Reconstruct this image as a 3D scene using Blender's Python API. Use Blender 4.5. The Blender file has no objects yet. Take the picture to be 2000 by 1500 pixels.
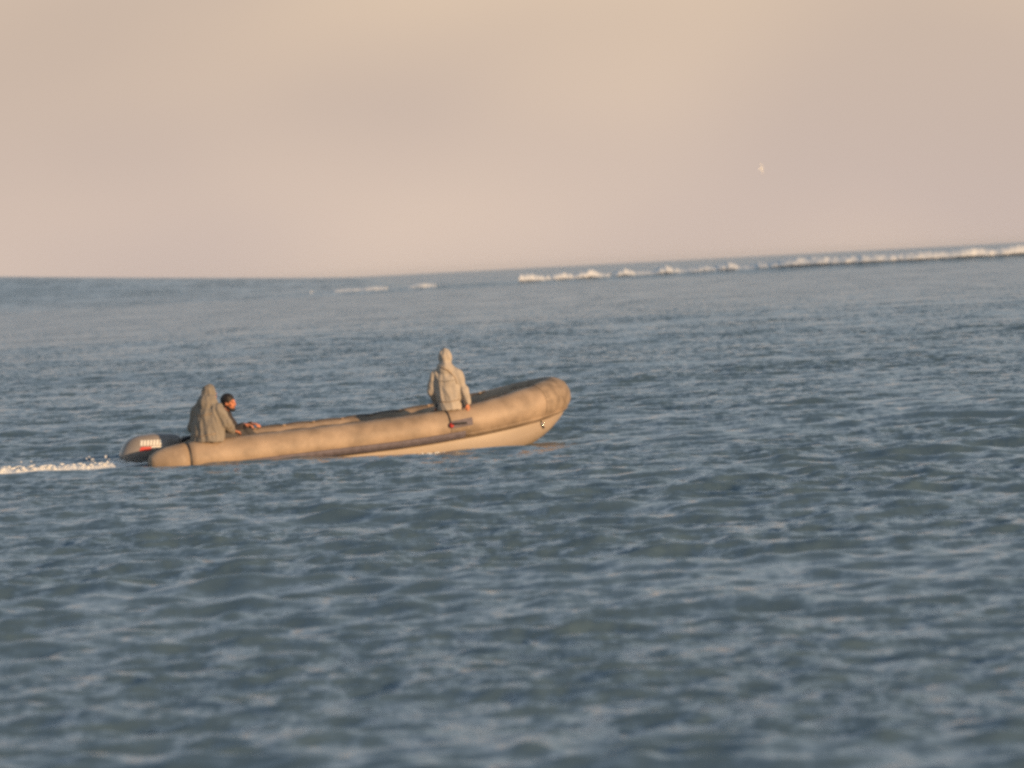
import bpy, bmesh, math, random
import numpy as np
from mathutils import Vector, Matrix, noise, Euler

random.seed(7)
rng = np.random.default_rng(11)
R = math.radians
scene = bpy.context.scene
C = scene.collection

# ------------------------------------------------------------------ camera
CAM_Z = 2.55
cam_data = bpy.data.cameras.new('camera')
cam_data.sensor_width = 36.0
cam_data.lens = 197.3
cam_data.clip_start = 0.5
cam_data.clip_end = 60000
cam_data.dof.use_dof = True
cam_data.dof.focus_distance = 82.0
cam_data.dof.aperture_fstop = 3.0
cam = bpy.data.objects.new('camera', cam_data)
C.objects.link(cam)
cam.matrix_world = (Matrix.Translation((0, 0, CAM_Z)) @ Matrix.Rotation(R(90 - 1.185), 4, 'X')
                    @ Matrix.Rotation(R(-2.98), 4, 'Z'))
scene.camera = cam

# ------------------------------------------------------------------ world, sun, exposure
SUN_AZ, SUN_EL = R(47), R(5.8)            # behind the camera, to the right, low
sun_dir = Vector((math.sin(SUN_AZ) * math.cos(SUN_EL), -math.cos(SUN_AZ) * math.cos(SUN_EL), math.sin(SUN_EL)))

SKY_SEED = 15.54
world = bpy.data.worlds.new('World')
scene.world = world
world.use_nodes = True
nt = world.node_tree
nt.nodes.clear()
def wn(t, **kw):
    n = nt.nodes.new(t)
    for k, v in kw.items():
        setattr(n, k, v)
    return n
w_out = wn('ShaderNodeOutputWorld')
w_bg = wn('ShaderNodeBackground')
w_bg.inputs['Strength'].default_value = 0.1
sky = wn('ShaderNodeTexSky', sky_type='NISHITA', sun_disc=False)
sky.sun_elevation = SUN_EL
sky.sun_rotation = math.pi - SUN_AZ
sky.air_density = 1.0
sky.dust_density = 2.0
sky.ozone_density = 1.2
tc = wn('ShaderNodeTexCoord')
sep = wn('ShaderNodeSeparateXYZ')
nt.links.new(tc.outputs['Generated'], sep.inputs[0])
# warm evening haze low over the horizon, all the way round
ramp = wn('ShaderNodeValToRGB')
ramp.color_ramp.interpolation = 'EASE'
els = ramp.color_ramp.elements
els[0].position = 0.0; els[0].color = (0.69, 0.55, 0.46, 1)
els[1].position = 1.0; els[1].color = (0.18, 0.28, 0.42, 1)
for p, c in ((0.05, (0.70, 0.545, 0.415, 1)), (0.10, (0.50, 0.52, 0.53, 1)), (0.17, (0.52, 0.585, 0.62, 1)), (0.36, (0.47, 0.565, 0.64, 1)), (0.6, (0.34, 0.45, 0.56, 1))):
    e = els.new(p); e.color = c
nt.links.new(sep.outputs['Z'], ramp.inputs[0])
mul = wn('ShaderNodeVectorMath', operation='SCALE')
mul.inputs['Scale'].default_value = 10.0
nt.links.new(ramp.outputs[0], mul.inputs[0])
# faint uneven bands of haze
mapn = wn('ShaderNodeMapping')
mapn.inputs['Scale'].default_value = (1.0, 1.0, 2.0)
mapn.inputs['Location'].default_value = (SKY_SEED, 0, 0)
mapn.inputs['Rotation'].default_value = (0, R(-14), 0)
nt.links.new(tc.outputs['Generated'], mapn.inputs[0])
nz = wn('ShaderNodeTexNoise')
nz.inputs['Scale'].default_value = 7.0
nz.inputs['Detail'].default_value = 2.0
nt.links.new(mapn.outputs[0], nz.inputs['Vector'])
mr = wn('ShaderNodeMapRange')
mr.inputs['From Min'].default_value = 0.3; mr.inputs['From Max'].default_value = 0.7
mr.inputs['To Min'].default_value = 0.92; mr.inputs['To Max'].default_value = 1.05
nt.links.new(nz.outputs['Fac'], mr.inputs['Value'])
mul2 = wn('ShaderNodeVectorMath', operation='SCALE')
nt.links.new(mul.outputs[0], mul2.inputs[0])
nt.links.new(mr.outputs[0], mul2.inputs['Scale'])
fac = wn('ShaderNodeMapRange')
fac.interpolation_type = 'SMOOTHSTEP'
fac.inputs['From Min'].default_value = 0.0; fac.inputs['From Max'].default_value = 0.9
fac.inputs['To Min'].default_value = 1.0; fac.inputs['To Max'].default_value = 0.35
nt.links.new(sep.outputs['Z'], fac.inputs['Value'])
mixw = wn('ShaderNodeMix', data_type='RGBA')
nt.links.new(fac.outputs[0], mixw.inputs['Factor'])
nt.links.new(sky.outputs[0], mixw.inputs['A'])
tint = wn('ShaderNodeMix', data_type='RGBA', blend_type='MULTIPLY')
tint.inputs['B'].default_value = (0.91, 0.925, 0.985, 1)
tr = wn('ShaderNodeMapRange')
tr.inputs['From Min'].default_value = 0.38; tr.inputs['From Max'].default_value = 0.58
tr.inputs['To Min'].default_value = 1.0; tr.inputs['To Max'].default_value = 0.0
nt.links.new(nz.outputs['Fac'], tr.inputs['Value'])
nt.links.new(tr.outputs[0], tint.inputs['Factor'])
nt.links.new(mul2.outputs[0], tint.inputs['A'])
nt.links.new(tint.outputs['Result'], mixw.inputs['B'])
nt.links.new(mixw.outputs['Result'], w_bg.inputs['Color'])
nt.links.new(w_bg.outputs[0], w_out.inputs[0])

sun_data = bpy.data.lights.new('sun', 'SUN')
sun_data.energy = 5.0
sun_data.angle = R(0.6)
sun_data.color = (1.0, 0.66, 0.36)
sun = bpy.data.objects.new('sun', sun_data)
C.objects.link(sun)
sun.rotation_euler = (-sun_dir).to_track_quat('-Z', 'Y').to_euler()
sun.location = sun_dir * 60 + Vector((0, 80, 0))

scene.view_settings.view_transform = 'Standard'
scene.view_settings.look = 'None'
scene.view_settings.exposure = 0.0
scene.view_settings.gamma = 1.0
scene.view_settings.use_curve_mapping = False
scene.cycles.filter_width = 3.0
scene.cycles.use_denoising = False
scene.cycles.max_bounces = 6
scene.cycles.caustics_reflective = False
scene.cycles.caustics_refractive = False

# ------------------------------------------------------------------ materials
def material(name, base, rough=0.6, var=0.0, scale=6.0, base2=None, metallic=0.0, spec=0.5, bump=0.0, bscale=40.0, detail=4.0, coat=0.0):
    m = bpy.data.materials.new(name)
    m.use_nodes = True
    n = m.node_tree
    b = n.nodes['Principled BSDF']
    b.inputs['Roughness'].default_value = rough
    b.inputs['Metallic'].default_value = metallic
    b.inputs['Specular IOR Level'].default_value = spec
    b.inputs['Coat Weight'].default_value = coat
    t = n.nodes.new('ShaderNodeTexCoord')
    x = n.nodes.new('ShaderNodeTexNoise')
    x.inputs['Scale'].default_value = scale
    x.inputs['Detail'].default_value = detail
    n.links.new(t.outputs['Object'], x.inputs['Vector'])
    cr = n.nodes.new('ShaderNodeValToRGB')
    if base2 is None:
        base2 = tuple(c * (1 - var) for c in base)
    cr.color_ramp.elements[0].position = 0.35
    cr.color_ramp.elements[1].position = 0.65
    cr.color_ramp.elements[0].color = (*base2, 1)
    cr.color_ramp.elements[1].color = (*base, 1)
    n.links.new(x.outputs['Fac'], cr.inputs[0])
    n.links.new(cr.outputs[0], b.inputs['Base Color'])
    if bump:
        y = n.nodes.new('ShaderNodeTexNoise')
        y.inputs['Scale'].default_value = bscale
        y.inputs['Detail'].default_value = 3
        n.links.new(t.outputs['Object'], y.inputs['Vector'])
        bp = n.nodes.new('ShaderNodeBump')
        bp.inputs['Strength'].default_value = bump
        bp.inputs['Distance'].default_value = 0.02
        n.links.new(y.outputs['Fac'], bp.inputs['Height'])
        n.links.new(bp.outputs[0], b.inputs['Normal'])
    return m

M = {
    'tube': material('tube_fabric', (0.44, 0.325, 0.225), 0.6, 0.38, 3.4, bump=0.25, bscale=9),
    'patch': material('tube_patch', (0.39, 0.29, 0.20), 0.7, 0.45, 7, bump=0.3, bscale=30),
    'strake': material('strake_rubber', (0.17, 0.145, 0.165), 0.75, 0.25, 12, bump=0.3, bscale=25),
    'hull': material('hull_gelcoat', (0.39, 0.31, 0.235), 0.5, 0.12, 2.0),
    'deck': material('deck_board', (0.20, 0.19, 0.18), 0.8, 0.3, 5),
    'transom': material('transom_board', (0.16, 0.15, 0.14), 0.7, 0.3, 8),
    'black': material('black_rubber', (0.025, 0.025, 0.028), 0.6, 0.2, 10),
    'rope': material('rope_fibre', (0.10, 0.085, 0.075), 0.9, 0.4, 40),
    'cowl': material('cowl_paint', (0.30, 0.265, 0.235), 0.34, 0.2, 4, coat=0.5),
    'motor': material('motor_leg_paint', (0.05, 0.05, 0.055), 0.4, 0.2, 6),
    'white': material('white_marking', (0.80, 0.78, 0.72), 0.5, 0.05, 8),
    'red': material('red_marking', (0.62, 0.045, 0.03), 0.5, 0.15, 8),
    'metal': material('stainless_steel', (0.75, 0.75, 0.75), 0.2, 0.05, 10, metallic=1.0),
    'jacket_tan': material('tan_jacket_cloth', (0.47, 0.41, 0.34), 0.9, 0.16, 7, bump=0.4, bscale=22),
    'jacket_grey': material('grey_jacket_cloth', (0.28, 0.245, 0.20), 0.9, 0.18, 6, bump=0.4, bscale=20),
    'jacket_dark': material('dark_jacket_cloth', (0.05, 0.045, 0.05), 0.9, 0.2, 7),
    'trousers': material('trouser_cloth', (0.09, 0.085, 0.085), 0.9, 0.25, 9),
    'boot': material('rubber_boot', (0.03, 0.03, 0.032), 0.5, 0.2, 9),
    'skin': material('skin', (0.64, 0.24, 0.12), 0.5, 0.1, 18),
    'hair': material('dark_hair', (0.022, 0.017, 0.016), 0.6, 0.3, 50),
    'eye': material('eye', (0.03, 0.02, 0.02), 0.2, 0.0, 5),
    'foam': material('sea_foam', (0.90, 0.90, 0.88), 0.8, 0.10, 4, bump=0.5, bscale=14),
    'gull_white': material('gull_plumage', (0.82, 0.82, 0.80), 0.8, 0.05, 10),
    'gull_grey': material('gull_wing', (0.52, 0.53, 0.55), 0.8, 0.1, 10),
    'bill': material('gull_bill', (0.65, 0.40, 0.05), 0.5, 0.1, 10),
}

def sea_material():
    m = bpy.data.materials.new('sea_water')
    m.use_nodes = True
    n = m.node_tree; L = n.links
    b = n.nodes['Principled BSDF']
    b.inputs['Base Color'].default_value = (0.095, 0.150, 0.190, 1)
    b.inputs['Roughness'].default_value = 0.14
    b.inputs['IOR'].default_value = 1.333
    geo = n.nodes.new('ShaderNodeNewGeometry')
    def ripples(sx, sy, k, det, rough=0.55, bias=0.0):
        mp = n.nodes.new('ShaderNodeMapping')
        mp.inputs['Scale'].default_value = (sx, sy, 0.0)
        L.new(geo.outputs['Position'], mp.inputs[0])
        t = n.nodes.new('ShaderNodeTexNoise')
        t.inputs['Scale'].default_value = 1.0
        t.inputs['Detail'].default_value = det
        t.inputs['Roughness'].default_value = rough
        L.new(mp.outputs[0], t.inputs['Vector'])
        s = n.nodes.new('ShaderNodeVectorMath'); s.operation = 'SUBTRACT'
        s.inputs[1].default_value = (0.5, 0.5 + bias, 0.5)
        L.new(t.outputs['Color'], s.inputs[0])
        q = n.nodes.new('ShaderNodeVectorMath'); q.operation = 'MULTIPLY'
        q.inputs[1].default_value = (k * 0.7, k, 0.0)
        L.new(s.outputs[0], q.inputs[0])
        return q.outputs[0]
    a1 = ripples(2.0, 3.2, 0.85, 4, 0.6, 0.12)        # hand-sized wavelets
    a2 = ripples(6.5, 9.0, 0.95, 3, 0.65)        # cat's-paw ripples
    a3 = ripples(6.0, 1.3, 0.95, 4, 0.65)        # wind streaks
    # wind patches: ripples are stronger in some patches of the surface
    pm = n.nodes.new('ShaderNodeMapping'); pm.inputs['Scale'].default_value = (0.35, 0.035, 0.0)
    L.new(geo.outputs['Position'], pm.inputs[0])
    pt = n.nodes.new('ShaderNodeTexNoise'); pt.inputs['Scale'].default_value = 1.0; pt.inputs['Detail'].default_value = 5
    L.new(pm.outputs[0], pt.inputs['Vector'])
    pr = n.nodes.new('ShaderNodeMapRange')
    pr.inputs['From Min'].default_value = 0.33; pr.inputs['From Max'].default_value = 0.62
    pr.inputs['To Min'].default_value = 0.6; pr.inputs['To Max'].default_value = 1.25
    L.new(pt.outputs['Fac'], pr.inputs['Value'])
    ad = n.nodes.new('ShaderNodeVectorMath'); ad.operation = 'ADD'
    L.new(a1, ad.inputs[0]); L.new(a2, ad.inputs[1])
    ad3 = n.nodes.new('ShaderNodeVectorMath'); ad3.operation = 'ADD'
    L.new(ad.outputs[0], ad3.inputs[0]); L.new(a3, ad3.inputs[1])
    sc = n.nodes.new('ShaderNodeVectorMath'); sc.operation = 'SCALE'
    bm_ = n.nodes.new('ShaderNodeMapping'); bm_.inputs['Scale'].default_value = (0.07, 0.16, 0.0); bm_.inputs['Rotation'].default_value = (0, 0, 0.2)
    L.new(geo.outputs['Position'], bm_.inputs[0])
    bt = n.nodes.new('ShaderNodeTexNoise'); bt.inputs['Scale'].default_value = 1.0; bt.inputs['Detail'].default_value = 3
    L.new(bm_.outputs[0], bt.inputs['Vector'])
    br = n.nodes.new('ShaderNodeMapRange'); br.interpolation_type = 'SMOOTHSTEP'
    br.inputs['From Min'].default_value = 0.36; br.inputs['From Max'].default_value = 0.56
    br.inputs['To Min'].default_value = 0.42; br.inputs['To Max'].default_value = 1.1
    L.new(bt.outputs['Fac'], br.inputs['Value'])
    bb = n.nodes.new('ShaderNodeMath'); bb.operation = 'MULTIPLY'
    L.new(pr.outputs[0], bb.inputs[0]); L.new(br.outputs[0], bb.inputs[1])
    L.new(ad3.outputs[0], sc.inputs[0]); L.new(bb.outputs[0], sc.inputs['Scale'])
    ad2 = n.nodes.new('ShaderNodeVectorMath'); ad2.operation = 'ADD'
    L.new(geo.outputs['Normal'], ad2.inputs[0]); L.new(sc.outputs[0], ad2.inputs[1])
    nm = n.nodes.new('ShaderNodeVectorMath'); nm.operation = 'NORMALIZE'
    L.new(ad2.outputs[0], nm.inputs[0])
    L.new(nm.outputs[0], b.inputs['Normal'])
    return m
M['sea'] = sea_material()

# ------------------------------------------------------------------ helpers
def new_obj(name, me, mat=None, parent=None, smooth=True):
    o = bpy.data.objects.new(name, me)
    C.objects.link(o)
    if mat is not None:
        me.materials.append(M[mat])
    if parent is not None:
        o.parent = parent
    if smooth and len(me.polygons):
        me.polygons.foreach_set('use_smooth', [True] * len(me.polygons))
    return o

def mesh_from(verts, faces, name='mesh'):
    me = bpy.data.meshes.new(name)
    me.from_pydata([tuple(v) for v in verts], [], faces)
    me.validate(); me.update()
    return me

def tag(o, label=None, cat=None, group=None, kind=None):
    if label: o['label'] = label
    if cat: o['category'] = cat
    if group: o['group'] = group
    if kind: o['kind'] = kind
    return o

def empty(name, loc=(0, 0, 0), rot=(0, 0, 0)):
    o = bpy.data.objects.new(name, None)
    C.objects.link(o)
    o.location = loc; o.rotation_euler = rot
    o.empty_display_size = 0.2
    return o

class MB:
    """collects shapes for one mesh"""
    def __init__(s): s.v = []; s.f = []
    def add(s, vs, fs):
        k = len(s.v); s.v += [Vector(v) for v in vs]; s.f += [tuple(i + k for i in f) for f in fs]
    def rings(s, rings, cap=True, closed=False):
        n = len(rings[0]); vs = [p for r in rings for p in r]; fs = []
        m = len(rings)
        for i in range(m if closed else m - 1):
            for j in range(n):
                a = i * n + j; b_ = i * n + (j + 1) % n
                c = ((i + 1) % m) * n + (j + 1) % n; d = ((i + 1) % m) * n + j
                fs.append((a, b_, c, d))
        if cap and not closed:
            fs.append(tuple(range(n))[::-1]); fs.append(tuple((m - 1) * n + j for j in range(n)))
        s.add(vs, fs)
    def box(s, c, size, rot=None):
        vs = []
        for x in (-.5, .5):
            for y in (-.5, .5):
                for z in (-.5, .5):
                    p = Vector((x * size[0], y * size[1], z * size[2]))
                    if rot: p = rot @ p
                    vs.append(p + Vector(c))
        s.add(vs, [(0, 1, 3, 2), (4, 6, 7, 5), (0, 4, 5, 1), (2, 3, 7, 6), (0, 2, 6, 4), (1, 5, 7, 3)])
    def tube(s, pts, rad, n=10, cap=True, up=Vector((0, 0, 1))):
        pts = [Vector(p) for p in pts]; rings = []
        for i, p in enumerate(pts):
            t = (pts[min(i + 1, len(pts) - 1)] - pts[max(i - 1, 0)]).normalized()
            u = up if abs(t.dot(up)) < 0.95 else Vector((0, 1, 0))
            sd = t.cross(u).normalized(); uu = sd.cross(t)
            r = rad[i] if isinstance(rad, (list, tuple)) else rad
            rx, ry = r if isinstance(r, tuple) else (r, r)
            rings.append([p + sd * (math.cos(a) * rx) + uu * (math.sin(a) * ry) for a in (2 * math.pi * j / n for j in range(n))])
        s.rings(rings, cap)
    def ellipsoid(s, c, r, nu=16, nv=10, rot=None):
        rings = []
        for i in range(1, nv):
            th = math.pi * i / nv; ring = []
            for j in range(nu):
                ph = 2 * math.pi * j / nu
                p = Vector((r[0] * math.sin(th) * math.cos(ph), r[1] * math.sin(th) * math.sin(ph), r[2] * math.cos(th)))
                if rot: p = rot @ p
                ring.append(p + Vector(c))
            rings.append(ring)
        s.rings(rings[::-1], True)
    def mesh(s, name='mesh'): return mesh_from(s.v, s.f, name)
    def build(s, name, mat, parent=None, smooth=True): return new_obj(name, s.mesh(name), mat, parent, smooth)

def remeshed(mb, voxel, smooth_it=4, folds=None, seed=0.0):
    """fuse overlapping closed lofts into one continuous skin"""
    me = mb.mesh('fuse')
    bm = bmesh.new(); bm.from_mesh(me); bmesh.ops.recalc_face_normals(bm, faces=bm.faces); bm.to_mesh(me); bm.free()
    tmp = bpy.data.objects.new('fuse', me); C.objects.link(tmp)
    md = tmp.modifiers.new('r', 'REMESH'); md.mode = 'VOXEL'; md.voxel_size = voxel
    sm = tmp.modifiers.new('s', 'SMOOTH'); sm.iterations = smooth_it; sm.factor = 0.5
    dg = bpy.context.evaluated_depsgraph_get()
    out = bpy.data.meshes.new_from_object(tmp.evaluated_get(dg))
    bpy.data.objects.remove(tmp); bpy.data.meshes.remove(me)
    if folds:
        amp, sx, sz = folds
        nrm = [v.normal.copy() for v in out.vertices]
        for v, n_ in zip(out.vertices, nrm):
            p = v.co
            q = Vector((p.x * sx + seed, p.y * sx, p.z * sz + 0.6 * p.x * sx))
            a = 1 - abs(noise.noise(q)) * 2
            b_ = noise.noise(q * 2.3 + Vector((3, 1, 7)))
            v.co = p + n_ * (amp * (a * 0.7 - 0.35 + b_ * 0.45))
    out.update()
    return out

# ------------------------------------------------------------------ the boat's place (needed by the sea, which it displaces)
HEAD = R(18); PITCH = R(3.2)
BOAT_ORIGIN = Vector((-5.47, 80.75, 0.045))
BOAT_ROT = Euler((R(1.0), -PITCH, HEAD), 'XYZ')
BM = Matrix.Translation(BOAT_ORIGIN) @ BOAT_ROT.to_matrix().to_4x4()
LB = 6.36          # centre of the bow tube
TR = 0.235         # tube radius
HALF = 0.78        # half distance between tube axes
XS = 3.9           # where the tubes start to curve in

def sheer(x):
    return 0.24 * max(0.0, (x - 3.5) / (LB - 3.5)) ** 2
def half_width(x):
    if x <= XS: return HALF
    u = min(1.0, (x - XS) / (LB - XS))
    return HALF * (1 - u ** 2.5) ** (1 / 2.1)

# ------------------------------------------------------------------ sea
def build_sea():
    ys = [-300, -150, -70, -30, -10, 2, 8, 13]
    y = 17.0
    while y < 13000:
        ys.append(y)
        k = 0.0016 if y < 260 else (0.003 if y < 480 else (0.010 if y < 2500 else 0.05))
        if 28 > y: k = 0.003
        if 740 < y < 860: k = 0.0025
        y += y * k
    ys = np.array(ys)
    u_in = np.linspace(-1, 1, 450)
    u_out = np.array([1.02, 1.1, 1.3, 1.7, 2.5, 4, 8, 16, 40])
    us = np.concatenate([-u_out[::-1], u_in, u_out])
    X = us[None, :] * (4 + 0.13 * np.maximum(ys, 0))[:, None]
    Y = np.repeat(ys[:, None], len(us), 1)
    dy = np.gradient(ys); dx = (4 + 0.13 * np.maximum(ys, 0)) * (2 / 450)
    sp = np.maximum(dy, dx)[:, None] * np.ones_like(X)
    sp = sp * np.where(np.abs(us) > 1.0, 12.0, 1.0)[None, :]
    # gusts: patches where the chop is higher
    g = 1 + 0.28 * np.sin(X * 0.23 + 1.3 * np.sin(Y * 0.051)) * np.sin(Y * 0.11 + 0.7 * np.sin(X * 0.17 + 2.0))
    Z = np.zeros_like(X); DX = np.zeros_like(X); DY = np.zeros_like(X)
    N = 96
    lam = np.exp(np.linspace(math.log(0.26), math.log(4.0), N)) * rng.uniform(0.93, 1.07, N)
    ncut = {}
    for i in range(N):
        l = lam[i]
        th = rng.normal(0, 0.80 if l < 1.2 else 0.5) + 0.08
        k = 2 * math.pi / l
        st = 0.034 * (1.25 if l < 0.9 else (0.85 if l < 1.5 else 0.42))
        a = st / k
        ph = rng.uniform(0, 6.283)
        # rows where the grid can carry this wave
        lim = np.clip((l / np.maximum(dy, dx) - 2.5) / 3.0, 0, 1)
        rows = np.where(lim > 0)[0]
        if not len(rows): continue
        r0, r1 = rows[0], rows[-1] + 1
        w = np.clip((l / sp[r0:r1] - 2.5) / 3.0, 0, 1) * g[r0:r1]
        P = k * (math.sin(th) * X[r0:r1] + math.cos(th) * Y[r0:r1]) + ph
        cp = np.cos(P); spn = np.sin(P)
        Z[r0:r1] += a * w * cp
        DX[r0:r1] -= 0.85 * a * w * math.sin(th) * spn
        DY[r0:r1] -= 0.85 * a * w * math.cos(th) * spn
    # long swell standing up on the bar, about a kilometre out
    crest = 800 + 12 * np.sin(X * 0.031 + 0.4) + 6 * np.sin(X * 0.083)
    h = 0.6 + 0.35 * np.clip((X + 20) / 60, 0, 1)
    d = (Y - crest)
    Z += h * np.where(d < 0, np.exp(-(d / 11.0) ** 2), np.exp(-(d / 26.0) ** 2))
    q = -X / np.maximum(Y, 1)
    rise = 2.35 * np.clip((q - 0.012) / 0.016, 0, 1) ** 2 * (3 - 2 * np.clip((q - 0.012) / 0.016, 0, 1)) + 3.3 * np.clip((q - 0.027) / 0.064, 0, 1.4) ** 1.15
    d = Y - 960
    Z += rise * np.where(d < 0, np.exp(-(d / 60.0) ** 2), np.exp(-(d / 200.0) ** 2))
    for yc, hh, wv, phs in ((560, 0.15, 14, 0.6), (690, 0.2, 15, 2.1), (1350, 0.6, 40, 1.0), (1700, 0.7, 60, 3.0)):
        dd = Y - (yc + 22 * np.sin(X * 0.021 + phs))
        Z += hh * (0.6 + 0.4 * np.sin(X * 0.037 + phs * 2)) * np.exp(-(dd / wv) ** 2)
    # the boat pushes the water aside
    inv = BM.inverted()
    near = (np.abs(Y - 82) < 8) & (np.abs(X + 4.5) < 10)
    idx = np.argwhere(near)
    px = X[near] + DX[near]; py = Y[near] + DY[near]
    lx = inv[0][0] * px + inv[0][1] * py + inv[0][3]
    ly = inv[1][0] * px + inv[1][1] * py + inv[1][3]
    hw = np.array([half_width(min(max(q, 0), LB)) for q in lx])
    inside = (lx > 0.72) & (lx < 3.8) & (np.abs(ly) < hw - 0.12)
    zz = Z[near]
    zz = np.where(inside, np.minimum(zz, -0.2), zz)
    # the moving hull pulls a shallow trough along its near side
    calm = np.exp(-((lx - 3.9) / 2.2) ** 2) * np.exp(-((ly + 1.2) / 1.6) ** 2)
    zz = zz * (1 - 0.7 * calm) - 0.15 * np.exp(-((lx - 4.5) / 1.7) ** 2) * np.exp(-((ly + 1.0) / 1.5) ** 2)
    Z[near] = zz
    # propeller wash irons the chop flat astern
    wash = np.exp(-((ly + 0.7) / 1.3) ** 2) * np.clip((0.5 - lx) / 0.5, 0, 1)
    Z[near] = Z[near] * (1 - 0.8 * wash)
    V = np.stack([X + DX, Y + DY, Z], -1).reshape(-1, 3)
    nr, nc = X.shape
    i = np.arange(nr - 1)[:, None] * nc + np.arange(nc - 1)[None, :]
    F = np.stack([i, i + 1, i + 1 + nc, i + nc], -1).reshape(-1, 4)
    me = bpy.data.meshes.new('sea')
    me.vertices.add(len(V)); me.vertices.foreach_set('co', V.ravel())
    me.loops.add(F.size); me.loops.foreach_set('vertex_index', F.ravel())
    me.polygons.add(len(F))
    me.polygons.foreach_set('loop_start', np.arange(len(F)) * 4)
    me.polygons.foreach_set('use_smooth', np.ones(len(F), bool))
    me.update(calc_edges=True)
    o = new_obj('sea', me, 'sea', smooth=False)
    tag(o, 'choppy blue grey sea with short wind waves', 'sea', kind='structure')
    return o
sea = build_sea()

# ------------------------------------------------------------------ inflatable boat
boat = empty('inflatable_boat', BOAT_ORIGIN, BOAT_ROT)
tag(boat, 'long grey inflatable boat with raised rounded bow heading right through the chop', 'boat')

def centre_path(n_str=30, n_cur=34, x0=0.55):
    """axis of the U-shaped tube, starboard stern -> bow -> port stern"""
    half = []
    for i in range(n_str):
        half.append((x0 + (XS - x0) * i / n_str, HALF))
    for i in range(n_cur):
        t = (i / n_cur) * math.pi / 2
        u = math.sin(t)
        half.append((XS + (LB - XS) * u, half_width(XS + (LB - XS) * u)))
    pts = [Vector((x, -y, sheer(x))) for x, y in half]
    pts.append(Vector((LB, 0, sheer(LB))))
    pts += [Vector((x, y, sheer(x))) for x, y in reversed(half)]
    return pts
PATH = centre_path()

def frames(pts):
    fr = []
    for i, p in enumerate(pts):
        t = (pts[min(i + 1, len(pts) - 1)] - pts[max(i - 1, 0)])
        t.z = 0; t.normalize()
        out = Vector((t.y, -t.x, 0))        # outboard
        fr.append((p, out, Vector((0, 0, 1))))
    return fr
FR = frames(PATH)
def rad_at(x):
    u = max(0.0, min(1.0, (x - 4.4) / 1.6)); return TR + 0.035 * u * u * (3 - 2 * u)

def surf(fr, ang, off=0.0):
    p, out, up = fr
    r = rad_at(p.x) + off
    # fabric is never perfectly round
    r *= 1 + 0.012 * noise.noise(Vector((p.x * 1.7, p.y * 1.7, ang * 0.9)))
    r += 0.010 * max(0, noise.noise(Vector((p.x * 6, ang * 3, p.y)))) * max(0, (p.x - 4.6)) / 1.5
    return p + out * (math.cos(ang) * r) + up * (math.sin(ang) * r)

mb = MB()
NS = 36
mb.rings([[surf(f, 2 * math.pi * j / NS) for j in range(NS)] for f in FR], cap=True)
mb.build('tube', 'tube', boat)
# tapered stern ends
for sgn in (-1, 1):
    c = MB(); rg = []
    for k, (x, r) in enumerate(((0.56, TR * 0.992), (0.42, 0.228), (0.26, 0.205), (0.12, 0.165), (0.03, 0.115), (0.0, 0.07))):
        rg.append([Vector((x, sgn * HALF + r * math.cos(a), r * math.sin(a) + 0.0)) for a in (2 * math.pi * j / 28 for j in range(28))])
    c.rings(rg); c.build('end_cone', 'tube', boat)
    c = MB()
    rg = [[Vector((x, sgn * HALF + (TR + 0.008) * math.cos(a), (TR + 0.008) * math.sin(a))) for a in (2 * math.pi * j / 36 for j in range(36))] for x in (0.555, 0.580)]
    c.rings(rg, cap=False); c.build('seam_band', 'black', boat)
# bands where the fabric panels are lapped
def band(i, w, mat, name, a0=-1.2, a1=2.6, off=0.005):
    b_ = MB(); n = 22; vs = []; fs = []
    for q in range(w + 1):
        f = FR[i + q]
        for j in range(n + 1):
            vs.append(surf(f, a0 + (a1 - a0) * j / n, off))
    for q in range(w):
        for j in range(n):
            a = q * (n + 1) + j
            fs.append((a, a + 1, a + n + 2, a + n + 1))
    b_.add(vs, fs); return b_.build(name, mat, boat)
band(35, 3, 'patch', 'reinforcing_patch', -0.95, 0.15, 0.006)
band(51, 26, 'patch', 'bow_patch', -0.5, 2.3, 0.006)

# rubbing strake low on the outside of the tube
for part_of, mat_, th in ((lambda f: f[0].y < 0 and f[0].x < 4.75, 'strake', 1.0), (lambda f: f[0].x >= 4.62, 'tube', 0.45), (lambda f: f[0].y > 0 and f[0].x < 4.75, 'strake', 1.0)):
    st = MB(); rg = []
    for f in FR:
        if not part_of(f): continue
        prof = ((-0.42, 0.001), (-0.45, 0.018), (-0.62, 0.026), (-0.80, 0.024), (-0.95, 0.018), (-1.0, 0.001))
        wob = 0.007 * noise.noise(Vector((f[0].x * 7, 2, 0))) * th
        rg.append([surf(f, a if th == 1 else -0.80 + (a + 0.75) * 0.45, 0.001 + (o_ + wob) * th) for a, o_ in prof])
    st.rings(rg); st.build('rubbing_strake', mat_, boat)

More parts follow.
